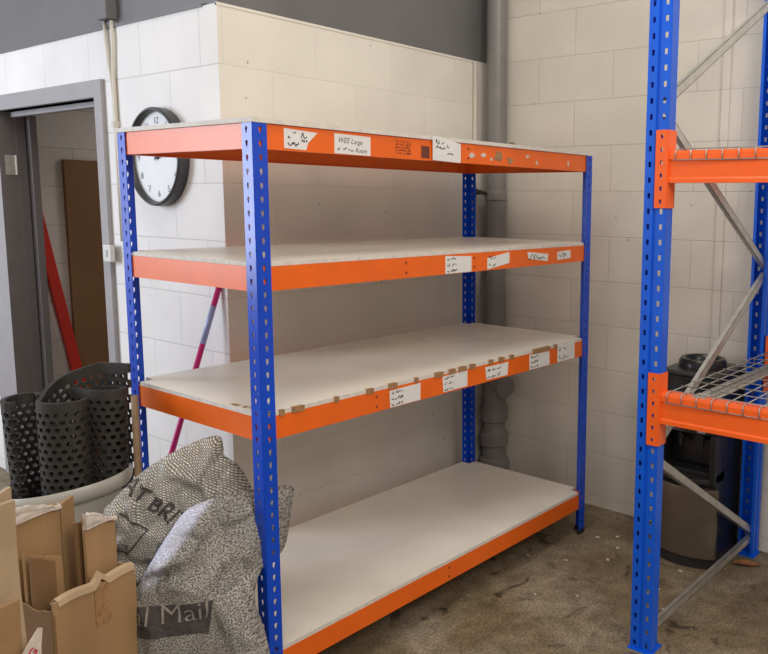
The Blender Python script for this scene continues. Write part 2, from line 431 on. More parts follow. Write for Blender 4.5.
# ------------------------------------------------------------------ blue and orange shelving unit
L, W, T, PW = 1.972, 0.8157, 1.98, 0.0522
ZL = [T, 1.5331, 1.0427, 0.2193]
BH = 0.0787
su = thing('shelving_unit', 'blue and orange four-tier shelving unit with cream boards and paper labels', 'shelving')
kh = [(0.0062, 0.004), (0.0048, 0.0095), (0, 0.0115), (-0.0048, 0.0095), (-0.0062, 0.004), (-0.0033, -0.006), (0, -0.0115), (0.0033, -0.006)]
for (px, py, dx, dy) in ((0, 0, 1, 1), (0, W, 1, -1), (L, 0, -1, 1), (L, W, -1, -1)):
    b = BM()
    perf(b, (px, py, 0.0), (dx, 0, 0), (0, 0, 1), PW, T, [(0.014, 0.042)], 0.0424, kh)
    perf(b, (px, py, 0.0), (0, dy, 0), (0, 0, 1), PW, T, [(0.014, 0.042)], 0.0424, kh)
    up_ = obj('upright', b, M['blue'], su, solid=0.0028)
    b = BM()
    prism(b, [(px - dx * .003, py - dy * .003), (px + dx * .057, py - dy * .003), (px + dx * .057, py + dy * .008), (px + dx * .008, py + dy * .008), (px + dx * .008, py + dy * .057), (px - dx * .003, py + dy * .057)], 0.0, 0.022)
    obj('foot_cap', b, M['black_matt'], up_)
def shelf_beam(p0, p1, inn, z, name='beam'):
    """C-section beam from p0 to p1, outer face on the line, lips turned towards inn"""
    p0, p1, inn = Vector(p0), Vector(p1), Vector(inn)
    d = (p1 - p0).normalized()
    prof = [(0, z), (0.024, z), (0.024, z - 0.0022), (0.0022, z - 0.0022), (0.0022, z - BH + 0.0022), (0.016, z - BH + 0.0022), (0.016, z - BH), (0, z - BH)]
    b = BM()
    A = [b.verts.new(p0 + inn * a + Vector((0, 0, h))) for a, h in prof]
    B = [b.verts.new(p1 + inn * a + Vector((0, 0, h))) for a, h in prof]
    b.faces.new(A); b.faces.new(B[::-1])
    for i in range(8): b.faces.new((A[i], A[(i + 1) % 8], B[(i + 1) % 8], B[i]))
    return obj(name, b, M['orange'], su)
g = 0.004
front_beams = []
for z in ZL:
    front_beams.append(shelf_beam((g, g, 0), (L - g, g, 0), (0, 1, 0), z))
    shelf_beam((g, W - g, 0), (L - g, W - g, 0), (0, -1, 0), z)
    shelf_beam((g, g + .003, 0), (g, W - g - .003, 0), (1, 0, 0), z)
    shelf_beam((L - g, g + .003, 0), (L - g, W - g - .003, 0), (-1, 0, 0), z)
for i, z in enumerate(ZL):
    b = BM()
    if i == 0:
        prism(b, [(-.003, -.003), (L + .003, -.003), (L + .003, W + .003), (-.003, W + .003)], z + .001, z + 0.016)
    else:
        n_ = PW + .004; e = .005
        prism(b, [(n_, e), (L - n_, e), (L - n_, n_), (L - e, n_), (L - e, W - n_), (L - n_, W - n_), (L - n_, W - e), (n_, W - e), (n_, W - n_), (e, W - n_), (e, n_), (n_, n_)], z + .0006, z + 0.015)
    o = obj('shelf_board', b, M['board'], su, mats=[M['board'], M['board_edge']])
    for p_ in o.data.polygons:
        if abs(p_.normal.z) < 0.5: p_.material_index = 1
# splice rivets half way along each beam
for fb, z, xs in zip(front_beams, ZL, ((1.02,), (0.66, 1.06), (0.5,), (0.9,))):
    for x in xs:
        for dz in (0.02, 0.058):
            b = BM(); tube(b, [(x, g, z - dz), (x, g - 0.003, z - dz)], 0.0045, 8)
            obj('rivet', b, M['ink_soft'], fb)

def scribble(bm, x0, x1, z, h, th, y, seed, slant=0.25):
    """handwritten-looking marker stroke as a thin flat ribbon"""
    rnd = random.Random(seed)
    x = x0; pts = []
    while x < x1:
        if rnd.random() < 0.16 and len(pts) > 3:
            yield_ribbon(bm, pts, th, y); pts = []; x += h * 0.5
        pts.append((x + rnd.uniform(-.2, .2) * h, z + rnd.choice((0, 0.45, 0.5, 1.0, 0.2)) * h * rnd.uniform(.7, 1.05)))
        x += h * rnd.uniform(.14, .34)
    if len(pts) > 1: yield_ribbon(bm, pts, th, y)
def yield_ribbon(bm, pts, th, y):
    for (xa, za), (xb, zb) in zip(pts, pts[1:]):
        d = Vector((xb - xa, zb - za)); 
        if d.length < 1e-4: continue
        n = Vector((-d.y, d.x)).normalized() * th / 2
        v = [bm.verts.new((p_[0], y, p_[1])) for p_ in ((xa + n.x, za + n.y), (xb + n.x, zb + n.y), (xb - n.x, zb - n.y), (xa - n.x, za - n.y))]
        bm.faces.new(v)
def label(poly, writing, name='paper_label', mt='paper', ytop=None, lab=None):
    b = BM()
    y = -0.0032
    a = [b.verts.new((x, y, z)) for x, z in poly]
    c = [b.verts.new((x, y + 0.0006, z)) for x, z in poly]
    b.faces.new(a); b.faces.new(c[::-1])
    for i in range(len(a)): b.faces.new((a[i], a[(i + 1) % len(a)], c[(i + 1) % len(a)], c[i]))
    o = obj(name, b, M[mt], su)
    # labels sit flat against the beam face, which lies 4 mm behind the uprights' outer face
    o.location.y = 0.0062
    if lab: o['label'] = lab
    if writing:
        b = BM()
        for k, it in enumerate(writing):
            if isinstance(it[0], str):
                s, x, z, size = it
                t = text_mesh(s, size, frame_mtx((x, y - 0.0004, z), (1, 0, -0.02), (0, 0, 1)), shear=0.35)
                me = bpy.data.meshes.new('t'); t.to_mesh(me); t.free(); b.from_mesh(me); bpy.data.meshes.remove(me)
            else:
                x0, x1, z, h, th, sd = it
                scribble(b, x0, x1, z, h, th, y - 0.0004, sd)
        obj('handwriting', b, M['ink'], o, recalc=False)
    return o
th = 0.0034
label([(.119, 1.909), (.205, 1.907), (.213, 1.930), (.253, 1.966), (.119, 1.972)],
      [(.132, .168, 1.942, .018, th, 1), (.182, .215, 1.944, .020, th, 2), (.186, .212, 1.933, .007, th, 33), (.132, .185, 1.917, .013, th, 3)], lab='torn paper label with two lines of handwriting')
label([(.323, 1.904), (.486, 1.903), (.487, 1.969), (.324, 1.971)],
      [('WES', .336, 1.942, .026), ('Large', .395, 1.940, .024), (.335, .375, 1.914, .016, th, 5), (.385, .405, 1.914, .008, th, 6), ('Room', .414, 1.912, .022)])
label([(.801, 1.904), (.965, 1.900), (.965, 1.975), (.93, 1.9805), (.83, 1.9965), (.801, 1.9955)],
      [(.815, .865, 1.968, .020, th, 8), (.82, .90, 1.950, .016, th, 9), (.885, .925, 1.925, .022, th, 10)], lab='large white paper label reaching above the beam').location.y = -0.0006
# marks drawn straight on the top beam
b = BM()
for k in range(5): scribble(b, .610, .690, 1.918 + k * .0105, .008, .002, -0.0036, 20 + k)
o = obj('marker_scribble', b, M['ink_soft'], su, recalc=False); o.location.y = .0062; o['label'] = 'faded brown marker writing on the orange beam'
label([(.745, 1.910), (.790, 1.909), (.790, 1.955), (.745, 1.957)], [(.747, .789, 1.912 + .008 * k, .007, .002, 40 + k) for k in range(5)], name='dark_stamp', mt='ink_soft')
for (x, z, sx, sz) in ((1.04, 1.935, .05, .026), (1.115, 1.940, .04, .022), (1.17, 1.925, .022, .02), (1.43, 1.95, .03, .018), (1.50, 1.925, .02, .03), (1.76, 1.935, .022, .034)):
    rnd = random.Random(int(x * 100))
    n_ = 9
    label([(x + sx * .5 * cos(2 * pi * k / n_) * rnd.uniform(.5, 1.1), z + sz * .5 * sin(2 * pi * k / n_) * rnd.uniform(.5, 1.1)) for k in range(n_)], None, name='label_scrap', mt='torn')
for (x, z, sx, sz) in ((1.22, 1.938, .07, .05), (1.30, 1.925, .05, .04)):
    rnd = random.Random(int(x * 100)); n_ = 11
    label([(x + sx * .5 * cos(2 * pi * k / n_) * rnd.uniform(.5, 1.1), z + sz * .5 * sin(2 * pi * k / n_) * rnd.uniform(.5, 1.1)) for k in range(n_)], None, name='tape_scrap', mt='tape')
L2 = [[(0.88, 1.528), (1.041, 1.521), (1.042, 1.456), (0.88, 1.456)], [(1.147, 1.506), (1.301, 1.527), (1.302, 1.478), (1.147, 1.458)],
      [(1.436, 1.521), (1.605, 1.504), (1.597, 1.471), (1.445, 1.489)], [(1.68, 1.511), (1.794, 1.516), (1.796, 1.476), (1.681, 1.472)]]
L3 = [[(0.565, 1.032), (0.733, 1.034), (0.732, 0.966), (0.569, 0.966)], [(0.861, 1.036), (1.017, 1.039), (1.017, 0.97), (0.867, 0.970)],
      [(1.137, 1.031), (1.301, 1.030), (1.295, 0.971), (1.145, 0.974)], [(1.462, 1.038), (1.626, 1.034), (1.628, 0.966), (1.463, 0.966)],
      [(1.694, 1.054), (1.847, 1.054), (1.851, 0.966), (1.697, 0.966)]]
sd = 60
def lab_q(q, rows, wfrac=.55, slope=0):
    global sd
    x0 = min(p_[0] for p_ in q) + .012; x1 = max(p_[0] for p_ in q) - .01
    zt = max(p_[1] for p_ in q); zb = min(p_[1] for p_ in q)
    wr = []
    for k in range(rows):
        sd += 1
        h = (zt - zb) / rows * .5
        wr.append((x0, x0 + (x1 - x0) * wfrac, zb + (zt - zb) * (rows - 1 - k + .22) / rows, h, .0034, sd))
    return label(q[::-1], wr)
lab_q(L2[0], 3, .42); lab_q(L2[1], 2, .35); lab_q(L2[2], 1, .92); lab_q(L2[3], 1, .7)
lab_q(L3[0], 3, .42); lab_q(L3[1], 3, .42); lab_q(L3[2], 2, .7); lab_q(L3[3], 3, .4); lab_q(L3[4], 2, .6)
# brown tape remains along the front edge of the third board
for i, (x, sx) in enumerate(((.07, .02), (.12, .05), (.30, .02), (.45, .035), (.560, .045), (.70, .02), (.815, .05), (.90, .04), (.96, .05), (1.03, .04), (1.16, .03), (1.23, .04), (1.31, .03), (1.49, .06), (1.55, .05), (1.60, .03), (1.665, .025))):
    b = BM(); box(b, (x, -0.0002, ZL[2] - .004), (x + sx, 0.0035, ZL[2] + .0155)); box(b, (x, 0.0, ZL[2] + .0150), (x + sx * .9, 0.014, ZL[2] + .0158))
    obj('tape_scrap', b, M['tape'], su)
for i, (x, y, sx) in enumerate(((.03, .06, .05), (.02, .12, .02), (.015, .16, .04))):
    b = BM(); box(b, (x, y, ZL[2] + .0150), (x + .02, y + sx, ZL[2] + .0157)); obj('tape_scrap', b, M['tape'], su)
b = BM(); bmesh.ops.create_icosphere(b, subdivisions=2, radius=.012, matrix=Matrix.Translation((1.335, .02, ZL[0] + .021)) @ Matrix.Diagonal((1.6, .8, .6, 1)))
tag(obj('paper_scrap', b, M['wood']), 'tiny crumpled brown scrap lying on top board of shelving unit', 'scrap')

# ------------------------------------------------------------------ pallet rack on the right
rk = thing('pallet_rack', 'tall blue and orange pallet rack with wire decks at right edge', 'rack', (1.16, -0.78, 0))
def rp(o):
    o.parent = rk; o.matrix_parent_inverse = Matrix.Translation((-1.16, 0.78, 0)); return o
RH = 3.1
slot = [(0.0062, 0), (0.0062, 0.0095), (0, 0.0105), (-0.0062, 0.0095), (-0.0062, 0), (-0.0052, -0.0095), (0, -0.0105), (0.0052, -0.0095)]
def rack_upright(xw, sx, y0, y1):
    """web on plane x = xw, flanges running towards sx; y0<y1"""
    b = BM()
    gw = 0.014; sw = (y1 - y0 - gw) / 2; gd = 0.006 * sx
    for s in (0, 1):
        yo = y0 + s * (sw + gw)
        perf(b, (xw, yo, 0), (0, 1, 0), (0, 0, 1), sw, RH, [(sw / 2 - .012, sw / 2 + .012)], 0.0557, slot)
    def strip(a, c):
        v = [b.verts.new(p_) for p_ in ((a[0], a[1], 0), (c[0], c[1], 0), (c[0], c[1], RH), (a[0], a[1], RH))]
        b.faces.new(v)
    ym = y0 + sw
    strip((xw, ym), (xw + gd, ym + .003)); strip((xw + gd, ym + .003), (xw + gd, ym + gw - .003)); strip((xw + gd, ym + gw - .003), (xw, ym + gw))
    for y, sg in ((y0, 1), (y1, -1)):
        strip((xw, y), (xw + .03 * sx, y)); strip((xw + .03 * sx, y), (xw + .036 * sx, y + sg * .006)); strip((xw + .036 * sx, y + sg * .006), (xw + .065 * sx, y + sg * .006))
        strip((xw + .065 * sx, y + sg * .006), (xw + .065 * sx, y + sg * .020))
    u_ = rp(obj('upright', b, M['rack_blue'], solid=0.0022))
    b = BM(); xa, xb = sorted((xw - .012 * sx, xw + .085 * sx)); box(b, (xa, y0 - .008, 0), (xb, y1 + .008, 0.005))
    bp_ = obj('base_plate', b, M['rack_blue'], u_)
    return u_
def brace(xa, za, xb, zb, y, i):
    a = Vector((xa, y, za)); c = Vector((xb, y, zb)); d = (c - a); ln = d.length; d.normalize()
    n = Vector((0, 1, 0)); s = d.cross(n)
    mm = Matrix((d, s, n)).transposed().to_4x4(); mm.translation = a
    b = BM(); h = .018; t = .0022; dp = .02
    for lo, hi in (((0, -h, -dp / 2), (ln, -h + t, dp / 2)), ((0, h - t, -dp / 2), (ln, h, dp / 2)), ((0, -h, -dp / 2), (ln, h, -dp / 2 + t))):
        box(b, lo, hi, mm)
    for q in (.012, ln - .012):
        tube(b, [mm @ Vector((q, 0, -dp / 2 - .008)), mm @ Vector((q, 0, dp / 2 + .008))], .007, 6)
    rp(obj('brace', b, M['galv']))
def rack_frame(y0, y1):
    rack_upright(1.132, 1, y0, y1); rack_upright(2.295, -1, y0, y1)
    y = (y0 + y1) / 2 - .012
    xa, xb = 1.175, 2.255
    brace(xa, .075, xb, .085, y, 0)
    brace(xb, .125, xa, .775, y + .002, 1)
    brace(xa, .82, xb, 1.41, y, 2)
    brace(xb, 1.46, xa, 2.06, y + .002, 3)
    brace(xa, 2.12, xb, 2.70, y, 4)
    brace(xb, 2.74, xa, 3.05, y + .002, 5)
rack_frame(-.840, -.751)
rack_frame(-3.965, -3.876)
# beams with hooked end connectors
def rack_beam(xf, sx, z0, z1):
    ya, yb = -.8455, -3.8705
    b = BM(); h = z1 - z0
    pr = [(0, 0), (0, h * .12), (.004, h * .18), (.0045, h * .66), (0, h * .74), (0, h * .90), (.003, h), (.05, h), (.05, 0)]
    A = [b.verts.new((xf + sx * p_, ya, z0 + q)) for p_, q in pr]; B = [b.verts.new((xf + sx * p_, yb, z0 + q)) for p_, q in pr]
    b.faces.new(A); b.faces.new(B[::-1])
    for i in range(len(pr)): b.faces.new((A[i], A[(i + 1) % len(pr)], B[(i + 1) % len(pr)], B[i]))
    bo = rp(obj('beam', b, M['rack_orange']))
    for (y, dy) in ((ya + .002, 1), (yb - .002, -1)):
        b = BM(); zc = (z0 + z1) / 2 + .002 - .01; hz = .139
        cf = [(0.005, 0), (0.005, .007), (0, .008), (-.005, .007), (-.005, 0), (-.0045, -.007), (0, -.008), (.0045, -.007)]
        x_ = xf - sx * .006
        perf(b, (x_, y, zc - hz), (0, dy, 0), (0, 0, 1), .048, 2 * hz, [(.012, .036)], .0463, cf)
        v = [b.verts.new(p_) for p_ in ((x_, y, zc - hz), (x_ + sx * .062, y, zc - hz), (x_ + sx * .062, y, zc + hz), (x_, y, zc + hz))]
        b.faces.new(v)
        c_ = obj('beam_connector', b, M['rack_orange'], solid=.004)
        c_.parent = bo
for (z0, z1) in ((.930, 1.048), (1.822, 1.935)):
    rack_beam(1.132, 1, z0, z1)
    rack_beam(2.295, -1, z0, z1)
def deck(y1, y0, zt):
    b = BM()
    r = .0024
    y = y1
    n = int((y1 - y0) / .0575)
    for k in range(n + 1):
        yy = y1 - k * (y1 - y0) / n
        tube(b, [(1.130, yy, zt - .034), (1.130, yy, zt - .001), (1.133, yy, zt + .003), (2.287, yy, zt + .003), (2.291, yy, zt), (2.291, yy, zt - .034)], r, 5)
    for k in range(12):
        xx = 1.160 + k * .101
        tube(b, [(xx, y1 + .005, zt + .0075), (xx, y0 - .005, zt + .0075)], r, 5)
    tube(b, [(1.126, y1 + .005, zt - .033), (1.158, y0 - .005, zt - .033)], r, 5)
    tube(b, [(2.296, y1 + .005, zt - .033), (2.296, y0 - .005, zt - .033)], r, 5)
    d_ = rp(obj('wire_deck', b, M['wire'], smooth=True))
    for yy in (y1 - .115, y1 - .46, y1 - .80, y1 - 1.15):
        if yy < y0: break
        b = BM()
        # inverted U support channel with flared feet on both beams
        pr = [(-.026, -.003), (-.018, -.003), (-.014, -.032), (.014, -.032), (.018, -.003), (.026, -.003)]
        pts = []
        A = [b.verts.new((1.215, yy + p_, zt + q)) for p_, q in pr]; B = [b.verts.new((2.238, yy + p_, zt + q)) for p_, q in pr]
        for i in range(5): b.faces.new((A[i], A[i + 1], B[i + 1], B[i]))
        box(b, (1.144, yy - .026, zt + .0001), (1.22, yy + .026, zt + .0014)); box(b, (2.235, yy - .026, zt + .0001), (2.283, yy + .026, zt + .0014))
        s_ = obj('support_channel', b, M['galv'], solid=.0018); s_.parent = d_
for zt in (1.048, 1.935):
    deck(-.872, -2.28, zt); deck(-2.34, -3.80, zt)

# ------------------------------------------------------------------ wall services
# drain pipe in the corner
dp = thing('drain_pipe', 'grey vertical drain pipe in corner behind shelving unit', 'pipe', (2.246, .838, 0))
def up2(o, p_, loc): o.parent = p_; o.matrix_parent_inverse = Matrix.Translation([-c for c in loc]); return o
PL = (2.246, .838, 0)
b = BM(); lathe(b, [(0, .55), (.058, .55), (.058, 3.5), (0, 3.5)], PL[0], PL[1], 32)
up2(obj('pipe', b, M['pipe_grey'], smooth=False), dp, PL)
b = BM(); lathe(b, [(.060, 1.755), (.066, 1.757), (.067, 1.80), (.064, 1.812), (.060, 1.813)], PL[0], PL[1], 32)
up2(obj('pipe_collar', b, M['pipe_grey']), dp, PL)
b = BM(); lathe(b, [(0, 0), (.095, 0), (.095, .14), (.088, .17), (.075, .18), (.072, .25), (.085, .26), (.087, .33), (.074, .345), (.066, .36), (.064, .40), (.080, .412), (.082, .49), (.070, .505), (.064, .52), (.064, .72), (.074, .735), (.074, .78), (.06, .79)], PL[0], PL[1], 32)
dj = up2(obj('pipe_fitting', b, M['pipe_grey']), dp, PL)
b = BM()
tube(b, [(2.218, .80, .65), (2.183, .715, .65)], .055, 20); tube(b, [(2.186, .722, .65), (2.176, .695, .65)], .062, 20)
up2(obj('access_cap', b, M['pipe_grey']), dp, PL)
for f in dp.children_recursive:
    for p_ in f.data.polygons: p_.use_smooth = len(p_.vertices) == 4
    s = f.modifiers.new('es', 'EDGE_SPLIT'); s.split_angle = radians(35)
# slim painted pipe beside it with a small stop tap
b = BM(); tube(b, [(2.16, .928, 0), (2.16, .928, 2.55)], .012, 12)
o = thing('water_pipe', 'thin cream painted pipe with small dark stop tap beside grey drain pipe', 'pipe', (2.135, .925, 0))
up2(obj('pipe', b, M['cream_plastic'], smooth=True), o, (2.135, .925, 0))
b = BM(); tube(b, [(2.135, .91, 1.80), (2.14, .87, 1.80)], .014, 10); tube(b, [(2.10, .868, 1.81), (2.18, .862, 1.795)], .011, 8); tube(b, [(2.135, .925, 1.77), (2.135, .925, 1.83)], .022, 12)
up2(obj('stop_tap', b, M['clock_rim']), o, (2.135, .925, 0))
# flat trunking on the right wall
b = BM(); box(b, (XR - .014, -.571, 0), (XR, -.531, 3.5))
tag(obj('cable_trunking', b, M['wall_right'], bevel=.003), 'flat cream painted cable trunking running up right block wall', 'trunking')
# cables above the light switch, left wall
b = BM()
tube(b, [(XW - .012, 1.853, 2.60), (XW - .012, 1.853, 2.50), (XW - .012, 1.835, 2.40), (XW - .012, 1.815, 2.30), (XW - .012, 1.806, 2.2), (XW - .012, 1.806, 1.9), (XW - .012, 1.80, 1.53)], .009, 8)
tube(b, [(XW - .012, 1.790, 2.58), (XW - .012, 1.785, 2.50), (XW - .012, 1.793, 2.40), (XW - .012, 1.798, 2.33), (XW - .012, 1.796, 2.12), (XW - .012, 1.786, 1.9), (XW - .012, 1.785, 1.53)], .009, 8)
cb = obj('wall_cable', b, M['cream_plastic'], smooth=True)
tag(cb, 'pair of cream painted cables hanging down wall above light switch', 'cable')
b = BM(); box(b, (XW - .028, 1.79, 2.085), (XW, 1.812, 2.11)); cl_ = obj('cable_clip', b, M['cream_plastic']); cl_.parent = cb
b = BM(); box(b, (XW - .045, 1.775, 2.585), (XW + .012, 1.865, 2.70)); box(b, (XW - .03, 1.80, 2.70), (XW + .012, 1.85, 3.4))
tag(obj('cable_conduit', b, M['grey_paint'], bevel=.004), 'dark grey conduit box on the fascia above the cables', 'conduit')
sw = thing('light_switch', 'small white light switch box on edge of grey door frame', 'switch', (XW, 1.885, 1.47))
b = BM(); box(b, (XW - .046, 1.858, 1.425), (XW - .022, 1.935, 1.51)); up2(obj('back_box', b, M['white_plastic'], bevel=.004), sw, (XW, 1.885, 1.47))
b = BM(); box(b, (XW - .051, 1.888, 1.452), (XW - .046, 1.905, 1.484)); up2(obj('rocker', b, M['galv'], bevel=.001), sw, (XW, 1.885, 1.47))

# wall clock
cy, cz, cr_ = 1.412, 1.931, .222
ck = thing('wall_clock', 'large round wall clock with dark grey rim and white dial', 'clock', (XW, cy, cz))
Rk = Matrix.Translation((XW, cy, cz)) @ Matrix.Rotation(radians(-90), 4, 'Y')   # local z -> -x
def clk(bm, name, mt, **kw):
    for v in bm.verts: v.co = Rk @ v.co
    return up2(obj(name, bm, mt, **kw), ck, (XW, cy, cz))
b = BM(); lathe(b, [(0, .001), (cr_, .001), (cr_ + .002, .02), (cr_, .048), (cr_ - .006, .054), (cr_ - .012, .054), (cr_ - .017, .048), (cr_ - .019, .022), (0, .022)], 0, 0, 64)
o = clk(b, 'rim', M['clock_rim'], smooth=True); s = o.modifiers.new('es', 'EDGE_SPLIT'); s.split_angle = radians(40)
b = BM(); lathe(b, [(0.0, .024), (cr_ - .018, .024)], 0, 0, 64); fc_ = clk(b, 'dial', M['clock_face'])
# local axes after Rk: local x -> +z (world up); dial right as seen from the room = -y world
b = BM()
for hnum in range(1, 13):
    a = radians(hnum * 30)
    rr = .165
    upv = Vector((0, 0, 1)); rv = Vector((0, -1, 0))
    s = str(hnum)
    c_ = Vector((XW - .0262, cy, cz)) + upv * (rr * cos(a)) + rv * (rr * sin(a))
    c_ = c_ - rv * (.011 * len(s)) - upv * .014
    t = text_mesh(s, .042, frame_mtx(c_, rv, upv), bold=-.0004)
    up2(obj('numeral', t, M['ink'], recalc=False), ck, (XW, cy, cz))
for nm, ang, ln, wd in (('hour_hand', 80, .09, .010), ('minute_hand', 52, .14, .007)):
    a = radians(ang); b = BM()
    d = Vector((0, -sin(a), cos(a))); n_ = Vector((0, cos(a), sin(a)))
    o_ = Vector((XW - (.030 if nm[0] == 'h' else .033), cy, cz))
    mm = Matrix((d, n_, d.cross(n_))).transposed().to_4x4(); mm.translation = o_
    box(b, (-.02, -wd / 2, -.001), (ln, wd / 2, .001), mm)
    up2(obj(nm, b, M['ink']), ck, (XW, cy, cz))
b = BM(); tube(b, [(XW - .024, cy, cz), (XW - .036, cy, cz)], .009, 12); up2(obj('hub', b, M['ink']), ck, (XW, cy, cz))

# ------------------------------------------------------------------ water cooler
wc = thing('water_cooler', 'black water cooler with bronze lower door, beside right wall', 'water cooler', (2.1, -.575, 0))
WL = (2.1, -.575, 0)
def wcp(o): return up2(o, wc, WL)
def footprint(x0, x1, y0, y1, bulge, n=12):
    pts = [(x1, y0), (x1, y1)]
    for k in range(n + 1):
        t = k / n
        pts.append((x0 - bulge * sin(pi * t) ** .8, y1 + (y0 - y1) * t))
    return pts
b = BM(); prism(b, footprint(1.965, 2.285, -.730, -.425, .045), .0, .05); wcp(obj('plinth', b, M['black_matt']))
b = BM(); prism(b, [(1.975, -.73), (2.29, -.73), (2.29, -.425), (1.975, -.425)], .05, .47)
# upper body with a dispensing recess
prism(b, [(2.08, -.73), (2.29, -.73), (2.29, -.425), (2.08, -.425)], .47, .66)
box(b, (1.955, -.73, .42), (2.08, -.70, .66)); box(b, (1.955, -.455, .42), (2.08, -.425, .66))
prism(b, footprint(1.968, 2.29, -.73, -.425, .028), .66, .93)
wcp(obj('body', b, M['black_plastic'], bevel=.006))
b = BM(); prism(b, [(x, y) for x, y in footprint(1.955, 1.975, -.748, -.428, .045)], .055, .40); wcp(obj('lower_door', b, M['steel_dark'], bevel=.003))
b = BM(); prism(b, footprint(1.962, 2.08, -.715, -.44, .05), .42, .445); wcp(obj('drip_tray', b, M['black_matt'], bevel=.004))
for yy in (-.63, -.52):
    b = BM(); tube(b, [(2.08, yy, .615), (2.02, yy, .615)], .016, 12); tube(b, [(2.025, yy, .62), (2.025, yy, .57)], .012, 12)
    wcp(obj('tap', b, M['black_matt']))
b = BM(); box(b, (1.938, -.680, .672), (1.9605, -.640, .705)); wcp(obj('rating_label', b, M['frame_grey'], bevel=0))
b = BM(); prism(b, footprint(1.972, 2.288, -.727, -.428, .026), .93, .955); wcp(obj('lid', b, M['clock_rim'], bevel=.01))
b = BM(); lathe(b, [(.085, .955), (.118, .955), (.117, .985), (.106, 1.000), (.090, 1.000), (.080, .988), (.074, .965), (.03, .957), (0, .957)], 2.12, -.575, 32)
o = wcp(obj('bottle_collar', b, M['black_plastic'], smooth=True)); s = o.modifiers.new('es', 'EDGE_SPLIT'); s.split_angle = radians(50)

# ------------------------------------------------------------------ poles and board
b = BM()
P0 = Vector((.497, .985, 1.37)); Pd = (Vector((.30, 1.10, .62)) - P0)
P0v = P0; k = (P0.z - .0) / -Pd.z
foot = P0 + Pd * k
pk = thing('mop_handle', 'pink mop handle with pale blue patterned sleeve leaning on white wall', 'mop handle', foot)
b = BM(); tube(b, [foot, P0 + Pd * .02], .0125, 12); up2(obj('pole', b, M['pink'], smooth=True), pk, foot)
b = BM(); tube(b, [P0 + Pd * .12, P0 + Pd * .34], .0130, 12); up2(obj('sleeve', b, M['pale_blue'], smooth=True), pk, foot)
b = BM(); tube(b, [P0 + Pd * .02, P0 - Pd * .01], .014, 12); up2(obj('end_cap', b, M['pink'], smooth=True), pk, foot)
a = Vector((1.035, 3.36, .0)); c = Vector((.655, 3.36, 2.17))
b = BM()
mm = frame_mtx(a, (c - a).normalized().cross(Vector((0, 1, 0))), (c - a))
box(b, (-.034, 0, -.02), (.034, (c - a).length, .02), mm)
tag(obj('leaning_bar', b, M['red'], bevel=.004), 'red bar leaning against storeroom wall beyond the doorway', 'bar')
b = BM(); box(b, (.945, 3.385, 0), (1.55, 3.418, 1.985))
tag(obj('wooden_board', b, M['brown_board'], bevel=.002), 'tall brown board standing against storeroom wall beyond the doorway', 'board')

# ------------------------------------------------------------------ tub of rubber mats
TC = Vector((-.249, .822, 0)); tr = .205
tilt = Matrix.Rotation(radians(4.0), 3, Vector((.585, .80, 0))) 
tb = thing('tub', 'pale grey round plastic tub holding rolled black rubber mats', 'tub', TC)
b = BM()
lathe(b, [(0, .004), (.150, .004), (.156, .02), (.196, .615), (.207, .618), (.216, .632), (.218, .655), (.209, .668), (.200, .664), (.192, .62), (.150, .03), (0, .03)], 0, 0, 56)
# shear the rim a little so that it sits higher on the side of the shelves
for v in b.verts:
    f = max(0, v.co.z) / .66
    v.co.z += f * (.072 + (v.co.x * .592 + v.co.y * -.806) * .13)
    a_ = math.atan2(v.co.y, v.co.x)
    v.co.x *= 1 + .02 * f * sin(2 * a_); v.co.y *= 1 - .02 * f * sin(2 * a_)
    v.co += TC
o = up2(obj('tub_shell', b, M['tub'], smooth=True), tb, TC); s = o.modifiers.new('es', 'EDGE_SPLIT'); s.split_angle = radians(45)

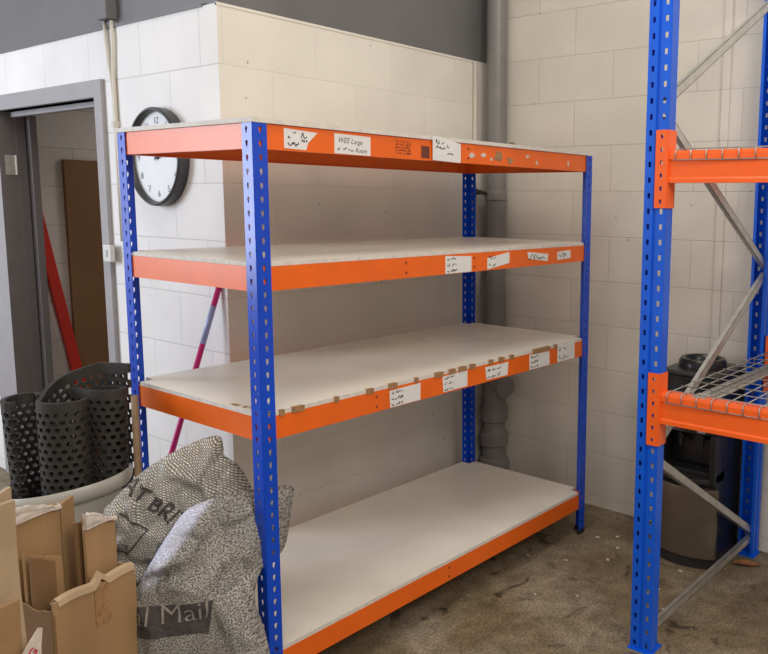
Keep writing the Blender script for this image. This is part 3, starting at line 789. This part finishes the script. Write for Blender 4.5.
def catmull(pts, n, closed=False):
    out = []
    N_ = len(pts)
    rng = range(N_) if closed else range(N_ - 1)
    for i in rng:
        if closed: p0, p1, p2, p3 = (Vector(pts[(i + k) % N_]) for k in (-1, 0, 1, 2))
        else: p0, p1, p2, p3 = (Vector(pts[min(max(i + k, 0), N_ - 1)]) for k in (-1, 0, 1, 2))
        for s in range(n):
            t = s / n
            out.append(0.5 * ((2 * p1) + (-p0 + p2) * t + (2 * p0 - 5 * p1 + 4 * p2 - p3) * t * t + (-p0 + 3 * p1 - 3 * p2 + p3) * t ** 3))
    if not closed: out.append(Vector(pts[-1]))
    return out
RH_ = Vector((.592, -.806, 0)); FH_ = Vector((.806, .592, 0))
def rubber_mat(name, plan, z0, height, rise, label_, lean=(0, 0)):
    """perforated ring mat: a real sheet with holes, curled along a plan curve.
    plan: list of (a along image right, b away), rise: extra top height along the curve"""
    cv = catmull([(x, y, 0) for x, y in plan], 24)
    ln = [0]
    for p_, q in zip(cv, cv[1:]): ln.append(ln[-1] + (q - p_).length)
    def at(s):
        s = min(max(s, 0), ln[-1])
        for i in range(len(ln) - 1):
            if ln[i + 1] >= s:
                t = (s - ln[i]) / max(1e-9, ln[i + 1] - ln[i]); break
        q = cv[i].lerp(cv[i + 1], t)
        return q, i + t
    total = ln[-1]
    b = BM(); cell = .0285
    nx = int(total / cell); ny = int((height - .07) / (cell * .87)); cw = total / nx
    top = .030
    ch = (height - top - .03) / ny
    cache = {}
    def V(s, h, key=None):
        key = (round(s, 5), round(h, 5))
        if key in cache: return cache[key]
        q, _ = at(s)
        zz = h + rise(s / total) * (h / height)
        aa = q.x + lean[0] * (h / height); bb = q.y + lean[1] * (h / height)
        P_ = TC + RH_ * (aa + .048) + FH_ * bb + Vector((0, 0, z0 + zz))
        v = b.verts.new(P_); cache[key] = v; return v
    for r in range(ny):
        for c in range(-1, nx + 1):
            off = .5 * cw if r % 2 else 0
            cs = c * cw + off + cw / 2
            if cs < cw * .49 or cs > total - cw * .49: continue
            cc = .03 + (r + .5) * ch
            outer = [(cw / 2, 0), (cw / 2, ch / 2), (0, ch / 2), (-cw / 2, ch / 2), (-cw / 2, 0), (-cw / 2, -ch / 2), (0, -ch / 2), (cw / 2, -ch / 2)]
            inner = [(.31 * cw * cos(k * pi / 4), .33 * ch * sin(k * pi / 4)) for k in range(8)]
            ov = [V(cs + x, cc + y) for x, y in outer]; iv = [V(cs + x, cc + y) for x, y in inner]
            for j in range(8):
                q = (j + 1) % 8
                try: b.faces.new((ov[j], ov[q], iv[q], iv[j]))
                except ValueError: pass
    m_ = nx * 2
    for (ha, hb) in ((height - top, height - top * .5), (height - top * .5, height), (0, .03)):
        for k in range(m_):
            try: b.faces.new((V(total * k / m_, ha), V(total * (k + 1) / m_, ha), V(total * (k + 1) / m_, hb), V(total * k / m_, hb)))
            except ValueError: pass
    o = obj(name, b, M['rubber'], solid=.016, smooth=False)
    return tag(o, label_, 'mat', 'rubber ring mats standing in the tub')
rubber_mat('rubber_mat', [(.062, -.035), (.058, -.085), (.01, -.120), (-.045, -.118), (-.082, -.08), (-.090, .0), (-.06, .075), (.03, .115), (.15, .10)],
           .06, .985, lambda t: .095 * min(1, max(0, (t - .42) / .38)) ** .7 , 'black perforated rubber mat rolled upright in middle of tub', lean=(0.0, 0.0))
rubber_mat('rubber_mat', [(-.10, .045), (-.135, .075), (-.175, .045), (-.185, -.01), (-.165, -.06), (-.13, -.085), (-.115, -.07)],
           .06, .975, lambda t: .0, 'black perforated rubber mat curled at left side of tub', lean=(-.055, 0))
rubber_mat('rubber_mat', [(-.06, .03), (-.01, .01), (.04, -.01), (.09, -.01), (.13, .02), (.10, .06), (.02, .06)],
           .06, 1.005, lambda t: .0, 'black perforated rubber mat standing at right side of tub by blue post', lean=(.035, 0))
b = BM(); A_ = Vector((-.128, .553, 0))
tube(b, [A_ + Vector((.0, .0, .0)), A_ + Vector((.0, 0, .50)), A_ + Vector((.004, 0, 1.06))], .012, 10)
tag(obj('wooden_stick', b, M['wood'], smooth=True), 'brown wooden stick standing between tub and rear left blue post', 'stick')

# ------------------------------------------------------------------ sacks
def interp_loop(pts, n): return catmull(pts, n, closed=True)
def sack(name, loop, T_front, T_back, seed, parent_label, cat, mt, uvrot, creases, sheen=None, wr=1.0):
    pts = interp_loop(loop, 12)
    n = len(pts)
    cen = Vector((0, 0, 0))
    for p_ in pts: cen += p_
    cen /= n
    nd = Vector((-.80, -.585, .12)).normalized()
    rings = 34
    ex = RH_ * cos(uvrot) + Vector((0, 0, 1)) * sin(uvrot); ey = -RH_ * sin(uvrot) + Vector((0, 0, 1)) * cos(uvrot)
    b = BM(); uvl = b.loops.layers.uv.new('UVMap'); cl = b.verts.layers.float.new('sheen')
    def wrinkle(P_, side, q):
        d = 0
        s = P_ * 7 + Vector((seed, seed * 2, side * 3))
        d += noise.noise(s) * .016
        s2 = P_ * 17 + Vector((seed * 3, 0, side))
        d += noise.noise(s2) * .009
        s3 = P_ * 40 + Vector((seed, 5, side)); d += noise.noise(s3) * .0028
        rid = 1 - abs(noise.noise(P_ * 6.5 + Vector((9 + seed, 1, 4)))) * 2
        d += max(0, rid - .55) * .045
        rid = 1 - abs(noise.noise(Vector((P_.x * 14, P_.y * 14, P_.z * 9)) + Vector((seed, 7, 4)))) * 2
        d -= max(0, rid - .6) * .035
        if side > 0:
            for (p0, p1, w_, dep) in creases:
                p0 = Vector(p0); p1 = Vector(p1)
                ab = p1 - p0; t = max(0, min(1, (P_ - p0).dot(ab) / ab.length_squared))
                ds = (P_ - (p0 + ab * t)).length
                d += dep * math.exp(-(ds / w_) ** 2)
        return d * (wr if side < 0 or not sheen or P_.z > .56 else wr * max(.38, 1 - (.56 - P_.z) * 14)) * min(1, (1 - q) * 5 + .12)
    grid = {}
    for side in (1, -1):
        TT = T_front if side > 0 else T_back
        for j in range(rings):
            q = j / rings
            qq = sin(q * pi / 2)
            for i in range(n):
                if j == 0 and i > 0: grid[(side, 0, i)] = grid[(side, 0, 0)]; continue
                base = cen + (pts[i] - cen) * qq
                prof = max(0, 1 - qq ** 2.6) ** .55
                P_ = base + nd * side * (TT * prof + wrinkle(base, side, qq))
                P_.z = max(P_.z, .004 + .002 * side)
                v = b.verts.new(P_)
                if sheen: v[cl] = sheen(base)
                grid[(side, j, i)] = v
    for i in range(n):
        P_ = pts[i].copy(); P_.z = max(P_.z, .004)
        v = b.verts.new(P_)
        if sheen: v[cl] = sheen(P_)
        grid[(1, rings, i)] = v; grid[(-1, rings, i)] = v
    for side in (1, -1):
        for j in range(rings):
            for i in range(n):
                i2 = (i + 1) % n
                vs = [grid[(side, j, i)], grid[(side, j, i2)], grid[(side, j + 1, i2)], grid[(side, j + 1, i)]]
                u_ = []
                for v in vs:
                    if v not in u_: u_.append(v)
                if len(u_) < 3: continue
                if side < 0: u_ = u_[::-1]
                try: f = b.faces.new(u_)
                except ValueError: continue
                for lp in f.loops:
                    lp[uvl].uv = (lp.vert.co.dot(ex), lp.vert.co.dot(ey) + side * .37)
    bmesh.ops.recalc_face_normals(b, faces=b.faces)
    bvh = BVHTree.FromBMesh(b)
    o = obj(name, b, mt, smooth=True)
    tag(o, parent_label, cat)
    return o, bvh, cen, nd, ex, ey
def conform(bm, bvh, nd, off=.0025):
    dead = []
    bmesh.ops.triangulate(bm, faces=bm.faces)
    bmesh.ops.subdivide_edges(bm, edges=[e for e in bm.edges if e.calc_length() > .012], cuts=3, use_grid_fill=False)
    for v in bm.verts:
        hit = bvh.ray_cast(v.co + nd * 1.0, -nd)
        if hit[0] is None: dead.append(v)
        else: v.co = hit[0] + hit[1].normalized() * off if hit[1].dot(nd) > 0 else hit[0] + nd * off
    bmesh.ops.delete(bm, geom=dead, context='VERTS')

S1 = [(-0.319, 0.408, 0.722), (-0.299, 0.391, 0.764), (-0.26, 0.381, 0.803), (-0.184, 0.359, 0.862), (-0.087, 0.308, 0.917), (-0.022, 0.275, 0.939), (0.008, 0.251, 0.937),
      (0.01, 0.239, 0.903), (0.01, 0.234, 0.876), (0.044, 0.213, 0.839), (0.071, 0.198, 0.785), (0.082, 0.166, 0.709), (0.063, 0.111, 0.584), (.02, .12, .42), (-.06, .15, .25),
      (-.10, .19, .03), (-.19, .28, .01), (-.285, .40, .03), (-.325, .42, .25), (-.335, .42, .50)]
S2 = [(-0.337, 0.209, 0.49), (-0.315, 0.196, 0.562), (-0.295, 0.18, 0.608), (-0.262, 0.178, 0.653), (-0.233, 0.166, 0.699), (-0.183, 0.161, 0.751), (-0.12, 0.148, 0.771), (-0.026, 0.123, 0.78),
      (0.075, 0.119, 0.762), (0.185, 0.101, 0.745), (0.162, 0.08, 0.669), (0.111, 0.056, 0.554), (0.027, 0.031, 0.541), (-0.032, 0.003, 0.516), (-0.067, -0.028, 0.464), (-0.079, -0.078, 0.4),
      (-0.09, -0.131, 0.326), (-.105, -.16, .20), (-.13, -.14, .03), (-.22, -.02, .01), (-.315, .13, .03), (-.345, .18, .25)]
s1, bvh1, c1, nd1, ex1, ey1 = sack('woven_sack', S1, .095, .05, 3.0, 'pale woven mail sack printed GREAT BRITAIN, leaning behind the grey sack', 'sack', M['sack_pale'], radians(-38),
    [((-.06, .26, .90), (.06, .19, .80), .012, -.02), ((.03, .2, .87), (-.03, .2, .80), .014, -.022)])
TXT = Vector((-.331, .281, .842))
t = text_mesh('EAT BRITAIN', .066, frame_mtx(Vector((-.392, .31, .850)), ex1, ey1), bold=.0012)
# use the sack's own tilt for the line of print
conform(t, bvh1, nd1); o = obj('printed_lettering', t, M['sack_ink'], s1, recalc=False)
b = BM()
def line_on(bm, p0, p1, th_, ex, ey):
    d = (p1 - p0); n_ = nd1.cross(d).normalized() * th_ / 2
    k_ = max(2, int(d.length / .01))
    pr = None
    for i in range(k_ + 1):
        q = p0 + d * i / k_
        cur = (bm.verts.new(q + n_), bm.verts.new(q - n_))
        if pr: bm.faces.new((pr[0], cur[0], cur[1], pr[1]))
        pr = cur
B0 = Vector((-.345, .30, .752))
q0 = B0; q1 = B0 + ex1 * .10; q2 = q1 - ey1 * .10; q3 = q0 - ey1 * .10
for a_, c_ in ((q0, q1), (q1, q2), (q2, q3)): line_on(b, a_, c_, .005, ex1, ey1)
conform(b, bvh1, nd1); obj('printed_frame', b, M['sack_ink'], s1, recalc=False)

def sheen_at(P_):
    a = (P_ - Vector((-.235, .17, .70))).dot(RH_); z = P_.z
    # bluish-white sheen painted into the colour as a strip running from the top edge down to the left
    c_ = -.01 + (z - .62) * .55
    d = abs(a - c_ + .02) / .055
    f = max(0, min(1, (1.25 - d) * 2)) * max(0, min(1, (z - .53) * 14)) * max(0, min(1, (.79 - z) * 30))
    return f
s2, bvh2, c2, nd2, ex2, ey2 = sack('woven_sack', S2, .085, .045, 8.0, 'grey woven mail sack with dark Royal Mail band slumped behind blue front post', 'sack', M['sack_grey'], radians(4),
    [((-.29, .19, .60), (-.13, .06, .66), .018, .034), ((-.30, .17, .57), (-.10, .04, .62), .016, -.036), ((-.13, .06, .66), (.02, .09, .75), .020, .032), ((-.27, .14, .66), (-.20, .12, .76), .012, -.022), ((-.28, .12, .54), (-.20, .02, .55), .012, -.025), ((-.10, -.03, .58), (-.02, .03, .63), .014, -.025),
     ((-.20, .13, .72), (-.16, .08, .58), .015, -.032), ((-.05, .05, .72), (-.12, .03, .60), .018, -.036), ((-.24, .1, .54), (-.1, -.03, .57), .025, .022),
     ((.05, .08, .73), (-.02, .03, .62), .014, -.016)], sheen=sheen_at, wr=1.0)
b = BM()
PB = Vector((-.253, -.037, .512)); PA = PB - RH_ * .235 + Vector((0, 0, -.012)); 
nx_, nz_ = 30, 10
gv = {}
for i in range(nx_ + 1):
    for j in range(nz_ + 1):
        p_ = PA.lerp(PB, i / nx_) + Vector((0, 0, -.100 * j / nz_)) - RH_ * (.010 * j / nz_)
        gv[(i, j)] = b.verts.new(p_)
for i in range(nx_):
    for j in range(nz_):
        if j == 7 : pass
        b.faces.new((gv[(i, j)], gv[(i + 1, j)], gv[(i + 1, j + 1)], gv[(i, j + 1)]))
conform(b, bvh2, nd2, .0022); obj('printed_band', b, M['sack_band'], s2, recalc=False)
t = text_mesh('Royal Mail', .088, frame_mtx(PB - RH_ * .375 + Vector((0, 0, -.076)), RH_ + Vector((0, 0, .05)), (0, 0, 1)), bold=-.0006)
conform(t, bvh2, nd2, .0045); obj('printed_lettering', t, M['sack_letter'], s2, recalc=False)

# ------------------------------------------------------------------ cardboard
CA = radians(14)
E1 = Vector((cos(CA), sin(CA), 0)); E2 = Vector((-sin(CA), cos(CA), 0)); C0 = Vector((-.612, .106, 0))
MB_ = Matrix((E1, E2, Vector((0, 0, 1)))).transposed().to_4x4(); MB_.translation = C0
def sheet(name, s0, s1, t0, t1, z0, ztop, mt, thick=.006, rag=.006, seed=1, parent=None, wavy=.0, mesh_only=False):
    """upright cardboard sheet from (s0,t0) to (s1,t1) in the box frame with a ragged top"""
    rnd = random.Random(seed)
    n_ = 18; rows = 8
    b = BM(); g_ = {}
    d = Vector((s1 - s0, t1 - t0)); nn = Vector((-d.y, d.x)).normalized()
    for i in range(n_ + 1):
        f = i / n_
        zt_ = ztop(f) + (rnd.uniform(-rag, rag) if rag else 0)
        for j in range(rows + 1):
            h = j / rows
            wv = wavy * noise.noise(Vector((f * 3 + seed, h * 3, seed)))
            p_ = Vector((s0 + d.x * f + nn.x * wv, t0 + d.y * f + nn.y * wv, z0 + (zt_ - z0) * h))
            g_[(i, j)] = b.verts.new(MB_ @ p_)
    for i in range(n_):
        for j in range(rows): b.faces.new((g_[(i, j)], g_[(i + 1, j)], g_[(i + 1, j + 1)], g_[(i, j + 1)]))
    if mesh_only: return b
    return obj(name, b, mt, parent, solid=thick)
cbx = thing('cardboard_box', 'open brown cardboard box with tape strip, stuffed with flattened cardboard', 'box', C0)
def cbp(o): return up2(o, cbx, C0)
BW, BD, BZ = .272, .285, .636
cbp(sheet('side_panel', 0, BW, 0, 0, .004, lambda f: BZ - .02 * max(0, .18 - f) - .012 * f, M['card'], rag=.003, seed=2))
cbp(sheet('side_panel', BW, BW, 0.004, BD, .004, lambda f: BZ - .01, M['card'], rag=.003, seed=3))
cbp(sheet('side_panel', 0, 0, .004, BD, .004, lambda f: BZ - .02 - .01 * sin(6 * f), M['card_dark'], rag=.006, seed=4))
cbp(sheet('side_panel', 0, BW, BD, BD, .004, lambda f: BZ - .01, M['card'], rag=.003, seed=5))
b = BM(); box(b, (0, 0, .001), (BW, BD, .007), MB_); cbp(obj('base_panel', b, M['card']))
# folded-in rim flap and the crushed corner flap
b = BM()
r_ = random.Random(5); pr = None
for k in range(25):
    f = k / 24; s = .015 + (BW - .02) * f
    zz = BZ + .002 + .004 * sin(9 * f) + (.028 * math.exp(-((f - .55) / .05) ** 2))
    cur = [b.verts.new(MB_ @ Vector(p_)) for p_ in ((s, -.005, zz - .020), (s, -.002, zz - .003), (s, .012, zz), (s, .03, zz - .022 + .006 * r_.random()))]
    if pr:
        for q in range(3): b.faces.new((pr[q], cur[q], cur[q + 1], pr[q + 1]))
    pr = cur
cbp(obj('rim_flap', b, M['card_light'], solid=.004))
b = BM(); box(b, (.128, -.0052, .505), (.178, -.0038, .617), MB_); cbp(obj('tape_strip', b, M['tape']))
b = BM(); box(b, (.0, -.0045, .30), (.004, -.003, .60), MB_); cbp(obj('corner_crease', b, M['card_dark']))
def flat(name, label_, s0, s1, t0, t1, z0, zt, mt, thick=.008, rag=.004, seed=1, wavy=.004, torn=False, folds=()):
    o = thing(name, label_, 'cardboard', MB_ @ Vector((s0, t0, z0)), group='flattened cardboard packed into the brown box')
    o0 = o.location.copy()
    up2(sheet('panel', s0, s1, t0, t1, z0, zt, mt, thick, rag, seed, None, wavy), o, o0)
    if torn:
        up2(sheet('torn_paper', s0, s1, t0 - thick * .7, t1 - thick * .7, z0 + (zt(.5) - z0) * .972, lambda f: zt(f) + .004 + .006 * sin(5 * f), M['torn'], .016, .0025, seed + 9, None, .003), o, o0)
    for (sa, ta, sb, tb_, zz) in folds:
        up2(sheet('folded_side', sa, ta, sb, tb_, z0, zz, mt, thick, rag, seed + 20, None, wavy), o, o0)
    return o
flat('flattened_cardboard', 'tallest folded cardboard sheet in the box, with torn white top edge', .010, .156, .158, .162, .03, lambda f: .872 - .03 * f, M['card'], .012, .003, 11, .003, True)
flat('flattened_cardboard', 'narrow folded cardboard strip right of the tallest sheet in the box', .158, .212, .162, .175, .03, lambda f: .838 + .008 * f, M['card'], .012, .002, 12, .001)
flat('flattened_cardboard', 'cardboard sheet at right of the box with torn paper top', .155, .262, .060, .064, .03, lambda f: .822 - .045 * f, M['card'], .010, .003, 13, .002, True)
flat('flattened_cardboard', 'dark-edged narrow cardboard sheet between the tall left and right sheets', .150, .185, .090, .094, .03, lambda f: .795 - .01 * f, M['card_dark'], .008, .003, 14, .001)
flat('flattened_cardboard', 'low front cardboard sheet in the box, nearest its left side', .008, .085, .090, .096, .03, lambda f: .750 - .045 * f, M['card_dark'], .007, .003, 15, .002)
flat('flattened_cardboard', 'pale-edged cardboard sheet just behind the low front sheet', .010, .125, .118, .122, .03, lambda f: .752 - .055 * f, M['card'], .009, .003, 16, .002)

def bigflat(name, label_, s0, s1, t, z0, zt, mt, thick, seed, rag=.006, wavy=.01):
    o = sheet(name, s0, s1, t, t + .01, z0, zt, mt, thick, rag, seed, None, wavy)
    return tag(o, label_, 'cardboard')
bigflat('flattened_cardboard', 'tall crumpled pale cardboard sheet at left edge beside the brown box', -.75, -.088, -.005, .002, lambda f: 1.015 - .02 * f, M['card_light'], .010, 31)
bigflat('flattened_cardboard', 'pale cardboard sheet second from the box at left edge', -.75, -.108, -.045, .002, lambda f: 1.00 - .03 * f, M['card_light'], .014, 32, .012, .012)
bigflat('flattened_cardboard', 'brown folded cardboard sheet nearest the camera at left edge', -.75, -.150, -.095, .002, lambda f: .80 - .06 * f, M['card'], .016, 33, .012, .012)
# small carton at the bottom left with a white printed flap
fx = thing('cardboard_box', 'small cardboard carton at bottom left corner with white red-printed flap', 'box', MB_ @ Vector((-.35, -.25, 0)))
f0 = fx.location.copy()
b = BM(); box(b, (-.52, -.34, .002), (-.17, -.135, .545), MB_); up2(obj('body', b, M['card'], bevel=.003), fx, f0)
b = BM()
pts = [(-.22, -.12, .50), (-.126, -.12, .50), (-.124, -.12, .605), (-.113, -.115, .650), (-.124, -.115, .655), (-.152, -.118, .630), (-.182, -.12, .600), (-.225, -.12, .555)]
a_ = [b.verts.new(MB_ @ Vector(p_)) for p_ in pts]; b.faces.new(a_)
fl = up2(obj('torn_flap', b, M['torn'], solid=.004), fx, f0)
t = text_mesh('FRAG', .030, MB_ @ frame_mtx((-.192, -.1245, .556), (1, 0, .80), (-.80, 0, 1)), bold=.0008)
bvf = [(-.250, .53), (-.165, .53), (-.135, .60), (-.128, .64), (-.17, .60), (-.2, .57)]
o = obj('printed_lettering', t, M['print_red'], None, recalc=False); o.parent = fl

# ------------------------------------------------------------------ litter on the floor
b = BM(); Mx = Matrix.Translation((2.12, -.845, .006)) @ Matrix.Rotation(radians(-58), 4, 'Z')
prv = None
for k in range(11):
    f = k / 10; wd_ = .028 * sin(pi * f) ** .7 + .001
    cur = [b.verts.new(Mx @ Vector(((f - .5) * .13, s * wd_, .006 * abs(s) + .004 * sin(5 * f)))) for s in (-1, 0, 1)]
    if prv:
        for q in range(2): b.faces.new((prv[q], cur[q], cur[q + 1], prv[q + 1]))
    prv = cur
tag(obj('dry_leaf', b, M['leaf'], solid=.0015), 'dry brown leaf on floor beside rear post of the pallet rack', 'leaf')
b = BM(); tube(b, [(1.55, -1.02, .004), (1.60, -.98, .004), (1.66, -.98, .004), (1.70, -1.03, .004)], .0035, 6)
for i, (x, y, s) in enumerate(((1.9, -.25, .012), (1.55, .06, .009), (1.62, -.12, .01), (1.35, -.36, .008), (1.75, -.28, .013), (1.48, -.72, .01), (1.63, -.62, .01), (1.25, -.2, .008), (1.86, -.62, .011), (2.02, -.18, .012), (2.1, -.3, .01), (1.95, -.1, .013))):
    q = BM(); bmesh.ops.create_icosphere(q, subdivisions=1, radius=s, matrix=Matrix.Translation((x, y, s * .25)) @ Matrix.Rotation(i, 4, 'Z') @ Matrix.Diagonal((1.2, .7, .3, 1)))
    tag(obj('debris_chip', q, M['torn']), 'small pale chip of debris lying on the dirty floor', 'debris', 'pale chips of debris on the floor')
b.free()
